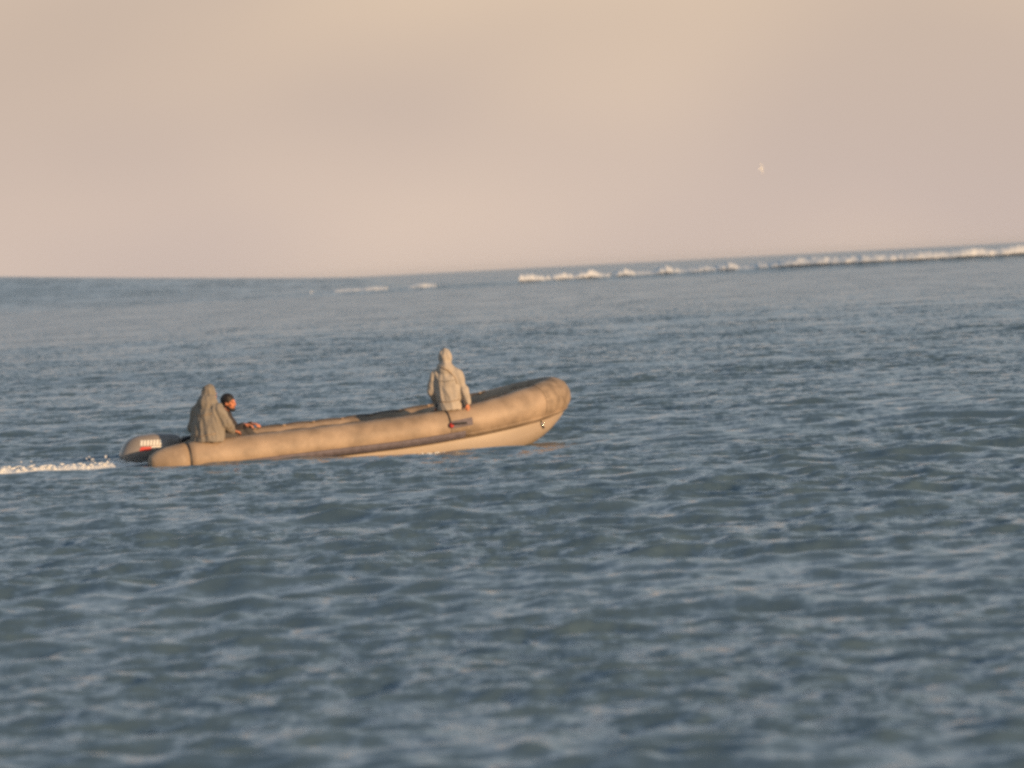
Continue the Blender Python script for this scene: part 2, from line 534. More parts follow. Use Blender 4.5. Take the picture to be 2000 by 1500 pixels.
# rigid hull under the tube
hb = MB(); secs = []
LBO = LB + 0.19
def hull_half(x):
    if x <= XS: return HALF + 0.06
    u = min(1.0, (x - XS) / (LBO - XS))
    return (HALF + 0.06) * (1 - u ** 2.5) ** (1 / 2.1)
for i in range(54):
    x = 0.62 + (LBO - 0.62) * (1 - (1 - i / 53) ** 1.7)
    yo = hull_half(x); zt = sheer(x) - 0.15
    u = max(0.0, (x - 5.0) / (LBO - 5.0))
    deep = -0.52 - 0.13 * min(1, max(0, (x - 1) / 3))
    keel = min(zt - 0.012, deep + (zt - 0.01 - deep) * (1 - (1 - u ** 1.9) ** 0.72))
    cz = zt + (keel - zt) * 0.66
    half = [(yo * 0.97, zt + 0.03), (yo, zt - 0.25 * (zt - cz)), (yo * 0.985, zt - 0.7 * (zt - cz)), (yo * 0.94, cz), (yo * 0.55, cz + (keel - cz) * 0.6), (0.0, keel)]
    ring = [Vector((x, -y_, z)) for y_, z in half]
    ring += [Vector((v.x, -v.y, v.z)) for v in reversed(ring[:-1])]
    secs.append(ring)
hb.rings(secs); hb.build('hull', 'hull', boat)

# inside: floor boards, transom, thwart
fl = MB()
nb = 7
deck_x = [0.66 + 4.6 * i / nb for i in range(nb + 1)]
for i in range(nb):
    x0, x1 = deck_x[i] + 0.006, deck_x[i + 1] - 0.006
    w0, w1 = half_width(x0) - 0.14, half_width(x1) - 0.14
    z0, z1 = -0.135, -0.105
    q = MB()
    q.add([(x0, -w0, z0), (x1, -w1, z0), (x1, w1, z0), (x0, w0, z0), (x0, -w0, z1), (x1, -w1, z1), (x1, w1, z1), (x0, w0, z1)],
          [(3, 2, 1, 0), (4, 5, 6, 7), (0, 1, 5, 4), (1, 2, 6, 5), (2, 3, 7, 6), (3, 0, 4, 7)])
    q.build('floor_board', 'deck', boat, smooth=False)
q = MB(); q.box((0.70, 0, -0.10), (0.05, 1.24, 0.50)); q.build('transom', 'transom', boat, smooth=False)
q = MB(); q.box((3.1, 0, 0.08), (0.26, 1.22, 0.035)); q.build('thwart', 'deck', boat, smooth=False)

# grab line laced along the top of each tube, through small eyelets
for sgn in (-1, 1):
    pts = []; eye = []
    fr_side = [f for f in FR if f[0].y * sgn > 0.2 and 1.1 < f[0].x < 5.6]
    fr_side.sort(key=lambda f: f[0].x)
    ang = R(112) if sgn > 0 else R(118)
    for i, f in enumerate(fr_side):
        sag = 0.018 * abs(math.sin(i * math.pi / 4))
        pts.append(surf(f, ang, 0.012 + sag))
        if i % 4 == 0: eye.append(surf(f, ang, 0.010))
    q = MB(); q.tube(pts, 0.011, 7); q.build('grab_line', 'rope', boat)
    for e in eye:
        q = MB(); q.ellipsoid(e, (0.035, 0.03, 0.018), 10, 6); q.build('eyelet', 'patch', boat)

# carrying handle with a red tag, on the near side below the man in the bow
i_h = min(range(40), key=lambda i: abs(FR[i][0].x - 4.62))
f = FR[i_h]
q = MB(); ring = []
pad = band(i_h - 1, 3, 'strake', 'handle_pad', -0.15, 0.30, 0.010)
q = MB(); q.tube([surf(FR[i_h - 1], 0.12, 0.01), surf(FR[i_h - 1], 0.12, 0.05), surf(FR[i_h + 1], 0.05, 0.05), surf(FR[i_h + 1], 0.05, 0.01)], 0.014, 8)
q.build('handle', 'black', boat)
q = MB(); q.ellipsoid(surf(FR[i_h - 1], 0.06, 0.03), (0.034, 0.024, 0.038), 12, 8); q.build('red_tag', 'red', boat)
q = MB(); q.tube([surf(FR[i_h - 1], 1.25, 0.012), surf(FR[i_h - 1], 0.9, 0.014), surf(FR[i_h - 1], 0.5, 0.014), surf(FR[i_h - 1], 0.18, 0.02)], 0.010, 7)
q.build('handle_cord', 'rope', boat)
# towing eye on the bow
q = MB()
tp = Vector((6.0, -0.545, -0.13))
q.tube([tp + Vector((0, 0.05, -0.05)), tp + Vector((0.02, -0.03, -0.055)), tp + Vector((0.0, -0.055, 0)), tp + Vector((-0.02, -0.03, 0.055)), tp + Vector((0, 0.05, 0.05))], 0.012, 8)
q.build('towing_eye', 'metal', boat)

# ------------------------------------------------------------------ outboard motor
MOT = BM @ Matrix.Translation((0.25, 0.02, 0.17)) @ Matrix.Rotation(R(4), 4, 'Y')
motor = empty('outboard_motor')
motor.matrix_world = MOT
tag(motor, 'dark outboard motor with white lettering and red flash on its cowl, at the stern', 'motor')
CA, CB, CC = 0.43, 0.215, 0.21
def cowl_y(x, z):
    """half width of the cowl at x, z"""
    zz = max(-1, min(1, z / CC)); taper = 1 - 0.16 * max(0, zz)
    xs_ = (x - 0.10 * zz) / CA
    q = 1 - abs(xs_) ** 3.0 - abs(zz) ** 3.0
    return CB * taper * max(q, 0) ** (1 / 2.6)
q = MB(); rg = []
nz_, nj = 18, 40
for i in range(nz_ + 1):
    zz = -0.995 + 1.99 * i / nz_
    span = max(0.0, 1 - abs(zz) ** 3.0) ** (1 / 3.0)
    ring = []
    for j in range(nj):
        a = 2 * math.pi * j / nj
        ca, sa = math.cos(a), math.sin(a)
        xs_ = math.copysign(abs(ca) ** 0.75, ca) * span
        x = xs_ * CA + 0.10 * zz
        y_ = math.copysign(cowl_y(x, zz * CC), sa) if abs(sa) > 1e-6 else 0
        ring.append(Vector((x, y_, zz * CC)))
    rg.append(ring)
q.rings(rg); cowl = q.build('cowling', 'cowl', motor)
def decal(x0, x1, z0, z1, mat, name, shear=0.0, n=3, off=0.004):
    d = MB(); vs = []; fs = []
    for o_ in (off, -0.004):
        for i in range(n + 1):
            for j in range(n + 1):
                z = z0 + (z1 - z0) * j / n; x = x0 + (x1 - x0) * i / n + shear * (z - z0)
                vs.append((x, -cowl_y(x, z) - o_, z))
    s = (n + 1) ** 2
    for i in range(n):
        for j in range(n):
            a = i * (n + 1) + j
            fs.append((a, a + n + 1, a + n + 2, a + 1))
    d.add(vs[:s], fs)
    return d.build(name, mat, cowl)
# worn block lettering, too far off to read: a row of upright strokes
for k in range(7):
    decal(-0.205 + k * 0.046, -0.173 + k * 0.046, 0.045, 0.120, 'white', 'letter', 0.25)
decal(-0.225, -0.06, -0.03, 0.028, 'red', 'red_flash', 0.5)
decal(-0.05, 0.12, 0.012, 0.030, 'white', 'stripe', 0.4)
q = MB(); q.tube([(0.02, 0, -0.19), (0.0, 0, -0.5), (-0.03, 0, -0.78)], [(0.10, 0.14), (0.07, 0.12), (0.05, 0.10)], 14); q.build('leg', 'motor', motor)
q = MB(); q.box((-0.08, 0, -0.62), (0.34, 0.20, 0.015)); q.build('anti_ventilation_plate', 'motor', motor)
q = MB(); q.tube([(0.14, 0, -0.80), (0.06, 0, -0.80), (-0.08, 0, -0.80), (-0.18, 0, -0.80)], [0.02, 0.06, 0.055, 0.03], 12); q.build('gearcase', 'motor', motor)
for k in range(3):
    a = 2 * math.pi * k / 3
    q = MB(); rot = Matrix.Rotation(a, 3, 'X') @ Matrix.Rotation(R(35), 3, 'Z')
    q.box(Matrix.Rotation(a, 3, 'X') @ Vector((-0.15, 0, 0.09)), (0.02, 0.09, 0.13), Matrix.Rotation(a, 3, 'X') @ Matrix.Rotation(R(30), 3, 'Z'))
    q.build('propeller_blade', 'metal', motor)
q = MB(); q.box((0.33, 0, -0.20), (0.14, 0.26, 0.28)); q.build('clamp_bracket', 'motor', motor, smooth=False)
q = MB(); q.tube([(0.30, 0.0, 0.02), (0.55, 0.0, 0.12), (0.95, 0.0, 0.16)], [0.04, 0.03, 0.022], 10); q.build('tiller', 'motor', motor)

# ------------------------------------------------------------------ people
def limb(mb, pts, rads, n=14):
    mb.tube(pts, rads, n)
    for p, r in ((pts[0], rads[0]), (pts[-1], rads[-1])):
        rr = r if not isinstance(r, tuple) else max(r)
        rr2 = r if not isinstance(r, tuple) else min(r)
        mb.ellipsoid(p, (rr2, rr2, rr2), 12, 8)
    for p, r in zip(pts[1:-1], rads[1:-1]):
        rr = r if not isinstance(r, tuple) else min(r)
        mb.ellipsoid(p, (rr * 0.98,) * 3, 12, 8)

def loft_z(mb, secs, n=24):
    """stack of ellipses (centre, rx, ry)"""
    mb.rings([[Vector((c[0] + rx * math.cos(a), c[1] + ry * math.sin(a), c[2])) for a in (2 * math.pi * j / n for j in range(n))] for c, rx, ry in secs])

def hand(mb, wrist, d, side, palm_n):
    """palm, four bent fingers of unequal length and a thumb; d points along the hand, palm_n out of the palm"""
    wrist = Vector(wrist); d = Vector(d).normalized(); palm_n = Vector(palm_n); palm_n = (palm_n - d * palm_n.dot(d)).normalized()
    across = d.cross(palm_n).normalized() * side
    rot = Matrix((across, palm_n, d)).transposed()
    mb.ellipsoid(wrist + d * 0.045, (0.042, 0.020, 0.060), 14, 10, rot)
    for k, (o_, ln) in enumerate(((-0.030, 0.060), (-0.010, 0.074), (0.011, 0.080), (0.031, 0.070))):
        p0 = wrist + d * 0.07 + across * o_
        p1 = wrist + d * (0.075 + ln * 0.5) + across * o_ * 1.15 + palm_n * 0.006
        p2 = p1 + (d * 0.75 + palm_n * 0.65).normalized() * ln * 0.33
        p3 = p2 + (d * 0.35 + palm_n * 0.9).normalized() * ln * 0.28
        limb(mb, [p0, p1, p2, p3], [0.0105, 0.0098, 0.0092, 0.0082], 10)
    t0 = wrist + d * 0.02 + across * 0.028
    t1 = t0 + (d * 0.6 + across * 0.75 + palm_n * 0.2).normalized() * 0.045
    t2 = t1 + (d * 0.9 + across * 0.25 + palm_n * 0.4).normalized() * 0.035
    limb(mb, [t0, t1, t2], [0.015, 0.012, 0.010], 10)

def head(mb, c, rot):
    """skull, jaw, nose, ears, brows, lips; faces +Y before rot"""
    c = Vector(c)
    def P(x, y, z): return c + rot @ Vector((x, y, z))
    mb.ellipsoid(P(0, -0.008, 0.025), (0.076, 0.095, 0.093), 20, 14, rot)
    mb.ellipsoid(P(0, 0.026, -0.042), (0.058, 0.066, 0.074), 18, 12, rot)
    mb.ellipsoid(P(0, 0.068, -0.092), (0.026, 0.024, 0.020), 12, 8, rot)          # chin
    mb.tube([P(0, 0.084, 0.022), P(0, 0.104, -0.014), P(0, 0.107, -0.024)], [0.010, 0.014, 0.012], 10)   # nose
    mb.ellipsoid(P(0, 0.098, -0.026), (0.019, 0.012, 0.010), 10, 8, rot)
    mb.ellipsoid(P(0, 0.086, -0.058), (0.026, 0.010, 0.008), 10, 6, rot)          # lips
    mb.ellipsoid(P(0, 0.084, -0.069), (0.022, 0.010, 0.007), 10, 6, rot)
    for s in (-1, 1):
        mb.ellipsoid(P(s * 0.034, 0.078, 0.026), (0.026, 0.012, 0.009), 10, 6, rot)   # brow
        mb.ellipsoid(P(s * 0.044, 0.062, -0.022), (0.024, 0.022, 0.022), 10, 8, rot)  # cheek
        mb.ellipsoid(P(s * 0.079, -0.008, -0.008), (0.009, 0.020, 0.033), 10, 8, rot) # ear

def person(name, label, seat, face_az, J, jacket_mat, hood, jr, foldamp, hem, hair=False, cords=()):
    """J: joints in the sitter's frame (x right, y ahead, z up from the seat)"""
    rot = Euler((0, 0, face_az)).to_matrix()
    mb = MB()
    pel, chest, neck, hd = Vector(J['pelvis']), Vector(J['chest']), Vector(J['neck']), Vector(J['head'])
    mid = (pel + chest) / 2
    loft_z(mb, [(pel + Vector((0, 0, -0.085)), 0.13, 0.10), (pel, 0.165, 0.125), (mid, 0.145, 0.105), (chest, 0.165, 0.115),
                (chest.lerp(neck, 0.55), 0.165, 0.095), (neck + Vector((0, 0, -0.01)), 0.085, 0.07)])
    limb(mb, [neck + Vector((0, 0, -0.03)), neck.lerp(hd, 0.5), hd + Vector((0, -0.01, -0.03))], [0.062, 0.056, 0.055])
    hrot = Euler(J.get('head_rot', (0, 0, 0))).to_matrix()
    head(mb, hd, hrot)
    for s in ('l', 'r'):
        sh, el, wr = Vector(J['sh_' + s]), Vector(J['el_' + s]), Vector(J['wr_' + s])
        limb(mb, [neck + Vector((0, 0, -0.07)), sh + Vector((0, 0, -0.005))], [0.06, 0.055])
        limb(mb, [sh, sh.lerp(el, .4), el, el.lerp(wr, .35), wr], [0.056, 0.050, 0.041, 0.040, 0.027])
        hand(mb, wr, Vector(J['hd_' + s]), 1 if s == 'l' else -1, Vector(J['pn_' + s]))
        hp, kn, an = Vector(J['hip_' + s]), Vector(J['kn_' + s]), Vector(J['an_' + s])
        limb(mb, [hp, hp.lerp(kn, .5), kn, kn.lerp(an, .35), an], [0.088, 0.075, 0.057, 0.058, 0.038])
        toe = Vector(J['toe_' + s])
        limb(mb, [an + Vector((0, 0, -0.03)), an.lerp(toe, 0.6) + Vector((0, 0, -0.01)), toe], [0.04, 0.04, 0.032])
    body = new_obj(name, remeshed(mb, 0.0075, 3), 'skin')
    body.location = seat; body.rotation_euler = (0, 0, face_az)
    tag(body, label, 'person')
    # jacket
    mb = MB()
    hemc, hemrx, hemry = hem
    loft_z(mb, [(Vector(hemc), hemrx, hemry), (pel + Vector((0, 0, 0.02)), hemrx * 1.02, hemry * 1.02), (mid, 0.155 + jr * 1.6, 0.115 + jr * 1.4),
                (chest, 0.175 + jr, 0.122 + jr), (chest.lerp(neck, 0.5), 0.180 + jr * 0.9, 0.105 + jr * 0.9), (chest.lerp(neck, 0.8), 0.135 + jr * .7, 0.09 + jr * .5), (neck + Vector((0, -0.005, 0.03)), 0.075, 0.07)])
    for s in ('l', 'r'):
        sh, el, wr = Vector(J['sh_' + s]), Vector(J['el_' + s]), Vector(J['wr_' + s])
        limb(mb, [neck + Vector((0, 0, -0.06)), neck.lerp(sh, 0.55) + Vector((0, 0, -0.015)), sh], [0.085 + jr * .6, 0.08 + jr * .6, 0.068 + jr * .6])
        limb(mb, [sh, sh.lerp(el, .4), el, el.lerp(wr, .5), el.lerp(wr, 0.93)], [0.066 + jr * .6, 0.060 + jr * .6, 0.052 + jr * .5, 0.046 + jr * .4, 0.040 + jr * .2])
    if hood:
        # hood drawn over the head: dome, slightly peaked, hanging down into the shoulders
        def HP(x, y, z): return hd + hrot @ Vector((x, y, z))
        mb.ellipsoid(HP(0, -0.030, 0.022), (0.104, 0.112, 0.118), 22, 16, hrot)
        mb.ellipsoid(HP(0, -0.045, 0.090), (0.055, 0.062, 0.065), 16, 12, hrot)
        limb(mb, [HP(0, -0.035, -0.01), HP(0, -0.045, -0.09), neck + Vector((0, -0.03, -0.01))], [0.094, 0.088, 0.10 + jr])
        mb.tube([neck + Vector((-0.11, 0.02, 0.01)), neck + Vector((-0.06, -0.075, 0.0)), neck + Vector((0.03, -0.10, -0.035)), neck + Vector((0.12, -0.07, -0.10))], [0.030, 0.034, 0.034, 0.022], 10)
    jk = new_obj('jacket', remeshed(mb, 0.011, 3, (foldamp, 8.5, 3.6), seed=face_az * 10 + 1), jacket_mat, body)
    if cords:
        from mathutils.bvhtree import BVHTree
        tree = BVHTree.FromPolygons([v.co.copy() for v in jk.data.vertices], [tuple(p.vertices) for p in jk.data.polygons])
        for nm, mt, rr, line in cords:
            pts = []
            for (x0_, z0_), (x1_, z1_) in zip(line[:-1], line[1:]):
                for q_ in range(7):
                    t_ = q_ / 6
                    hit = tree.ray_cast(Vector((x0_ + (x1_ - x0_) * t_, -1.0, z0_ + (z1_ - z0_) * t_)), Vector((0, 1, 0)))
                    if hit[0] is not None and (not pts or (hit[0] - pts[-1]).length > 0.004): pts.append(hit[0] + Vector((0, -0.003, 0)))
            if len(pts) > 2:
                c_ = MB(); c_.tube(pts, rr, 7); c_.build(nm, mt, jk)
    # trousers and boots
    mb = MB()
    loft_z(mb, [(pel + Vector((0, 0, -0.095)), 0.15, 0.12), (pel + Vector((0, 0, 0.03)), 0.178, 0.138), (pel + Vector((0, 0, 0.12)), 0.160, 0.120)])
    for s in ('l', 'r'):
        hp, kn, an = Vector(J['hip_' + s]), Vector(J['kn_' + s]), Vector(J['an_' + s])
        limb(mb, [hp, hp.lerp(kn, .5), kn, kn.lerp(an, .35), kn.lerp(an, 0.85)], [0.102, 0.090, 0.074, 0.072, 0.062])
    new_obj('trousers', remeshed(mb, 0.013, 3, (0.008, 8, 8)), 'trousers', body)
    for s in ('l', 'r'):
        kn, an, toe = Vector(J['kn_' + s]), Vector(J['an_' + s]), Vector(J['toe_' + s])
        mb = MB()
        limb(mb, [kn.lerp(an, 0.6), an, an + Vector((0, 0, -0.035))], [0.066, 0.055, 0.05])
        limb(mb, [an + Vector((0, 0, -0.03)), an.lerp(toe, 0.6) + Vector((0, 0, -0.012)), toe], [0.05, 0.05, 0.042])
        new_obj('boot', remeshed(mb, 0.012, 3), 'boot', body)
    if hair:
        def HP(x, y, z): return hd + hrot @ Vector((x, y, z))
        mb = MB()
        mb.ellipsoid(HP(0, -0.024, 0.046), (0.093, 0.104, 0.098), 20, 14, hrot)
        mb.ellipsoid(HP(0, -0.050, -0.015), (0.078, 0.060, 0.075), 16, 12, hrot)
        new_obj('hair', remeshed(mb, 0.008, 2, (0.007, 40, 40)), 'hair', body)
        mb = MB()
        mb.ellipsoid(HP(0, 0.062, -0.088), (0.046, 0.040, 0.032), 16, 10, hrot)
        for s in (-1, 1): mb.tube([HP(s * 0.028, 0.07, -0.092), HP(s * 0.056, 0.035, -0.072), HP(s * 0.070, 0.004, -0.03)], [0.020, 0.018, 0.010], 10)
        mb.tube([HP(-0.03, 0.086, -0.050), HP(0, 0.098, -0.045), HP(0.03, 0.086, -0.050)], 0.007, 8)
        new_obj('beard', remeshed(mb, 0.006, 1, (0.005, 50, 50)), 'hair', body)
        for s in (-1, 1):
            e = MB(); e.ellipsoid(HP(s * 0.033, 0.084, 0.010), (0.013, 0.008, 0.007), 10, 8, hrot); e.build('eye', 'eye', body)
    return body

def on_tube(lx, sgn=-1, dz=0.0):
    p = Vector((lx, sgn * HALF, sheer(lx) + TR + dz)); return BM @ p

# sitter in the bow, back to us, on the near tube
bow_seat = on_tube(4.53) + Vector((0.0, 0.02, -0.015))
person('person', 'person in pale tan hooded jacket sitting near the bow with back turned', bow_seat, R(-4), dict(
    pelvis=(0.02, 0.01, 0.09), chest=(0.0, 0.0, 0.42), neck=(-0.012, 0.01, 0.605), head=(-0.015, 0.035, 0.745), head_rot=(R(-6), 0, R(8)),
    sh_l=(-0.165, 0.0, 0.505), el_l=(-0.235, 0.02, 0.275), wr_l=(-0.17, 0.15, 0.06), hd_l=(0.2, 0.6, -0.6), pn_l=(0.3, -0.3, -0.9),
    sh_r=(0.155, 0.0, 0.50), el_r=(0.245, -0.02, 0.285), wr_r=(0.285, -0.02, 0.085), hd_r=(0.08, 0.0, -1.0), pn_r=(-1, 0.2, 0),
    hip_l=(-0.09, 0.06, 0.07), kn_l=(-0.14, 0.46, 0.07), an_l=(-0.12, 0.50, -0.30), toe_l=(-0.14, 0.64, -0.335),
    hip_r=(0.11, 0.06, 0.07), kn_r=(0.18, 0.45, 0.07), an_r=(0.16, 0.50, -0.30), toe_r=(0.19, 0.64, -0.335)),
    'jacket_tan', True, 0.030, 0.020, ((0.02, 0.0, 0.0), 0.175, 0.155),
    cords=(('strap', 'patch', 0.009, ((-0.07, 0.63), (0.02, 0.59), (0.13, 0.47), (0.15, 0.38))), ('waist_cord', 'patch', 0.007, ((-0.15, 0.14), (0.02, 0.12), (0.17, 0.15))), ('yoke_seam', 'jacket_grey', 0.006, ((-0.16, 0.44), (0.0, 0.42), (0.13, 0.44)))))

# helmsman on the near tube by the motor, hunched in a wide grey jacket
stern_seat = on_tube(0.89) + Vector((0.0, 0.03, -0.02))
person('person', 'person hunched in wide grey hooded jacket sitting at the stern beside the motor', stern_seat, R(-32), dict(
    pelvis=(0.0, 0.02, 0.09), chest=(0.0, 0.05, 0.37), neck=(0.0, 0.08, 0.545), head=(0.0, 0.125, 0.665), head_rot=(R(-14), 0, R(-6)),
    sh_l=(-0.17, 0.05, 0.435), el_l=(-0.30, 0.08, 0.20), wr_l=(-0.20, 0.30, 0.13), hd_l=(0.2, 1, -0.2), pn_l=(0, 0, -1),
    sh_r=(0.17, 0.05, 0.435), el_r=(0.275, 0.10, 0.25), wr_r=(0.22, 0.32, 0.125), hd_r=(0.15, 1, -0.12), pn_r=(0, 0, -1),
    hip_l=(-0.09, 0.06, 0.07), kn_l=(-0.15, 0.46, 0.06), an_l=(-0.13, 0.52, -0.29), toe_l=(-0.15, 0.66, -0.325),
    hip_r=(0.09, 0.06, 0.07), kn_r=(0.17, 0.45, 0.06), an_r=(0.15, 0.52, -0.29), toe_r=(0.17, 0.66, -0.325)),
    'jacket_grey', True, 0.058, 0.024, ((0.0, -0.005, -0.01), 0.255, 0.20),
    cords=(('yoke_seam', 'patch', 0.007, ((-0.17, 0.40), (0.0, 0.37), (0.15, 0.40))), ('waist_cord', 'patch', 0.008, ((-0.22, 0.10), (0.0, 0.08), (0.22, 0.11)))))

# third man, low on the floor behind the helmsman, only his head and hands in sight
low_seat = BM @ Vector((1.36, -0.10, -0.10)) + Vector((0, 0, 0.075))
person('person', 'bareheaded dark haired bearded person sitting low behind the grey jacketed helmsman', low_seat, R(-112), dict(
    pelvis=(0.0, -0.22, 0.09), chest=(0.0, -0.15, 0.42), neck=(0.0, -0.02, 0.595), head=(0.0, 0.045, 0.715), head_rot=(R(-4), 0, R(0)),
    sh_l=(-0.18, -0.10, 0.52), el_l=(-0.22, 0.08, 0.29), wr_l=(-0.13, 0.33, 0.40), hd_l=(0.2, 1, -0.1), pn_l=(0, -0.1, -1),
    sh_r=(0.18, -0.10, 0.52), el_r=(0.22, 0.08, 0.27), wr_r=(0.13, 0.33, 0.40), hd_r=(-0.2, 1, -0.1), pn_r=(0, -0.1, -1),
    hip_l=(-0.09, -0.16, 0.08), kn_l=(-0.14, 0.26, 0.29), an_l=(-0.12, 0.50, 0.05), toe_l=(-0.13, 0.64, 0.04),
    hip_r=(0.09, -0.16, 0.08), kn_r=(0.14, 0.26, 0.29), an_r=(0.12, 0.50, 0.05), toe_r=(0.13, 0.64, 0.04)),
    'jacket_dark', False, 0.020, 0.008, ((0.0, -0.22, 0.0), 0.17, 0.15), hair=True)

# ------------------------------------------------------------------ foam
def ico():
    bm = bmesh.new(); bmesh.ops.create_icosphere(bm, subdivisions=1, radius=1.0)
    v = np.array([tuple(x.co) for x in bm.verts]); f = np.array([[x.index for x in q.verts] for q in bm.faces]); bm.free()
    return v, f
IV, IF = ico()
def blobs(cs, rs, name, label, cat='foam', sheet=None):
    """froth: many small uneven lumps in one mesh; cs centres, rs radii (n,3)"""
    n = len(cs)
    jit = rng.uniform(0.7, 1.25, (n, len(IV), 1))
    V = IV[None] * jit * np.asarray(rs)[:, None, :] + np.asarray(cs)[:, None, :]
    F = IF[None] + (np.arange(n) * len(IV))[:, None, None]
    me = bpy.data.meshes.new(name)
    V = V.reshape(-1, 3); F = F.reshape(-1, 3)
    if sheet is not None:                       # a continuous churned sheet under the lumps
        nr, nc = sheet.shape[:2]
        i = (np.arange(nr - 1)[:, None] * nc + np.arange(nc - 1)[None, :]).ravel() + len(V)
        F = np.vstack([F, np.stack([i, i + 1, i + 1 + nc], -1), np.stack([i, i + 1 + nc, i + nc], -1)])
        V = np.vstack([V, sheet.reshape(-1, 3)])
    me.vertices.add(len(V)); me.vertices.foreach_set('co', V.ravel())
    me.loops.add(F.size); me.loops.foreach_set('vertex_index', F.ravel())
    me.polygons.add(len(F)); me.polygons.foreach_set('loop_start', np.arange(len(F)) * 3)
    me.polygons.foreach_set('use_smooth', np.ones(len(F), bool))
    me.update(calc_edges=True)
    o = new_obj(name, me, 'foam', smooth=False)
    return tag(o, label, cat, kind='stuff')

fwd = (BM.to_3x3() @ Vector((1, 0, 0))); fwd.z = 0; fwd.normalize()
port = Vector((-fwd.y, fwd.x, 0))
stern = BM @ Vector((0.05, 0.0, 0)); stern.z = 0

def wake():
    n = 650
    t = rng.uniform(0.15, 5.5, n)
    lump = np.array([0.5 + 0.9 * noise.noise(Vector((q * 2.2, 3.3, 0))) + 0.3 * noise.noise(Vector((q * 9, 1.3, 0))) for q in t]).clip(0, 1)
    keep = rng.uniform(0, 1, n) < 0.45 + 0.55 * lump
    t = t[keep]; lump = lump[keep]; n = len(t)
    s = rng.normal(0, 0.10 + 0.025 * t, n)
    h = rng.uniform(0, 1, n) ** 1.4 * (0.03 + 0.075 * lump)
    P = np.array([stern.x, stern.y, 0.0])[None] - t[:, None] * np.array(fwd)[None] + s[:, None] * np.array(port)[None]
    P[:, 2] = 0.015 + h
    r = rng.uniform(0.005, 0.017, n)
    rs = np.stack([r * 3.2, r * 2.2, r * 0.8], -1)
    # thrown drops
    m = 26
    t2 = rng.choice([0.45, 0.62, 0.70, 1.6], m) + rng.normal(0, 0.04, m)
    hh = rng.uniform(0, 1, m) ** 1.5 * 0.13
    P2 = np.array([stern.x, stern.y, 0.03])[None] - (t2 + hh * 0.25)[:, None] * np.array(fwd)[None] + rng.normal(0, 0.1, m)[:, None] * np.array(port)[None]
    P2[:, 2] += hh
    r2 = rng.uniform(0.006, 0.017, m)
    nt_, ns_ = 420, 14
    sh = np.zeros((nt_, ns_, 3))
    for i in range(nt_):
        tt = -0.12 + 5.8 * i / nt_
        lm = max(0, min(1, 0.55 + 0.9 * noise.noise(Vector((tt * 2.2, 3.3, 0)))))
        for j in range(ns_):
            ss = (j / (ns_ - 1) - 0.5) * (0.5 + 0.10 * tt)
            edge = 1 - (2 * abs(j / (ns_ - 1) - 0.5)) ** 2
            p = stern - fwd * tt + port * ss
            sh[i, j] = (p.x, p.y, -0.03 + edge * (0.055 + 0.055 * lm) + 0.025 * noise.noise(Vector((p.x * 6, p.y * 9, 0.3))) + 0.015 * noise.noise(Vector((p.x * 27, p.y * 20, 1.3))))
    blobs(np.vstack([P, P2]), np.vstack([rs, np.stack([r2, r2, r2 * 1.3], -1)]), 'wake_foam', 'white sunlit wake foam and spray trailing behind the outboard motor', sheet=sh)
wake()

def hull_splash():
    cs = []; rs = []
    for lx, n, h in ((3.35, 10, 0.05), (3.75, 12, 0.05), (4.2, 130, 0.05), (4.55, 50, 0.04), (2.2, 14, 0.03)):
        for _ in range(n):
            x = lx + random.gauss(0, 0.16)
            p = BM @ Vector((x, -half_width(x) - 0.10 - random.random() * 0.06, 0))
            r = random.uniform(0.006, 0.018)
            cs.append((p.x, p.y, -0.115 + random.random() ** 1.6 * h)); rs.append((r * 1.3, r, r))
    blobs(np.array(cs), np.array(rs), 'hull_splash', 'small white splashes along the near waterline of the boat')
hull_splash()

def crest_y(x): return 800 + 12 * math.sin(x * 0.031 + 0.4) + 6 * math.sin(x * 0.083)
def swell(x, off):
    return (0.6 + 0.35 * max(0, min(1, (x + 20) / 60))) * math.exp(-(off / (11.0 if off < 0 else 26.0)) ** 2)
def breaker(x0, x1, hfun, dens, name, label):
    cs = []; rs = []
    n = int((x1 - x0) * dens)
    for _ in range(n):
        x = random.uniform(x0, x1); H = hfun(x)
        if H <= 0.04: continue
        u = random.random()
        off = -5.5 + 5.0 * u + random.gauss(0, 0.7)
        z = swell(x, off) + H * random.random() ** 1.3 * (0.45 + 0.55 * u)
        r = random.uniform(0.05, 0.13) * (0.6 + 0.4 * min(1, H))
        cs.append((x, crest_y(x) + off, z)); rs.append((r * 1.5, r, r * 0.9))
    ns_ = int((x1 - x0) * 6); sh = np.zeros((ns_, 9, 3))
    for i in range(ns_):
        x = x0 + (x1 - x0) * i / (ns_ - 1); H = hfun(x)
        for j in range(9):
            v = j / 8
            off = -6.5 + 6.5 * v + 0.5 * noise.noise(Vector((x * 0.8, v * 3, 5)))
            yy = crest_y(x) + off
            prof = math.sin(math.pi * min(1, v * 0.9 + 0.05)) ** 0.7
            zz = swell(x, off) - 0.12 + (0.22 + H * 0.98) * prof + (0.03 + 0.05 * H) * noise.noise(Vector((x * 2.4, v * 4, 2))) + 0.04 * noise.noise(Vector((x * 5, v * 5, 9)))
            if H <= 0.04: zz = swell(x, off) - 0.4
            sh[i, j] = (x, yy, zz)
    blobs(np.array(cs), np.array(rs), name, label, sheet=sh)
def n1(x, f, s): return noise.noise(Vector((x * f, s, 0)))
def h_main(x):
    base = 0.70 + 0.38 * max(0, min(1, (x - 44) / 2)) * math.exp(-max(0, x - 46) / 9) + 0.012 * max(0, x - 52)
    return max(0, base * (0.85 + 0.4 * n1(x, 0.25, 1.0)) + 0.12 * n1(x, 0.9, 4.0))
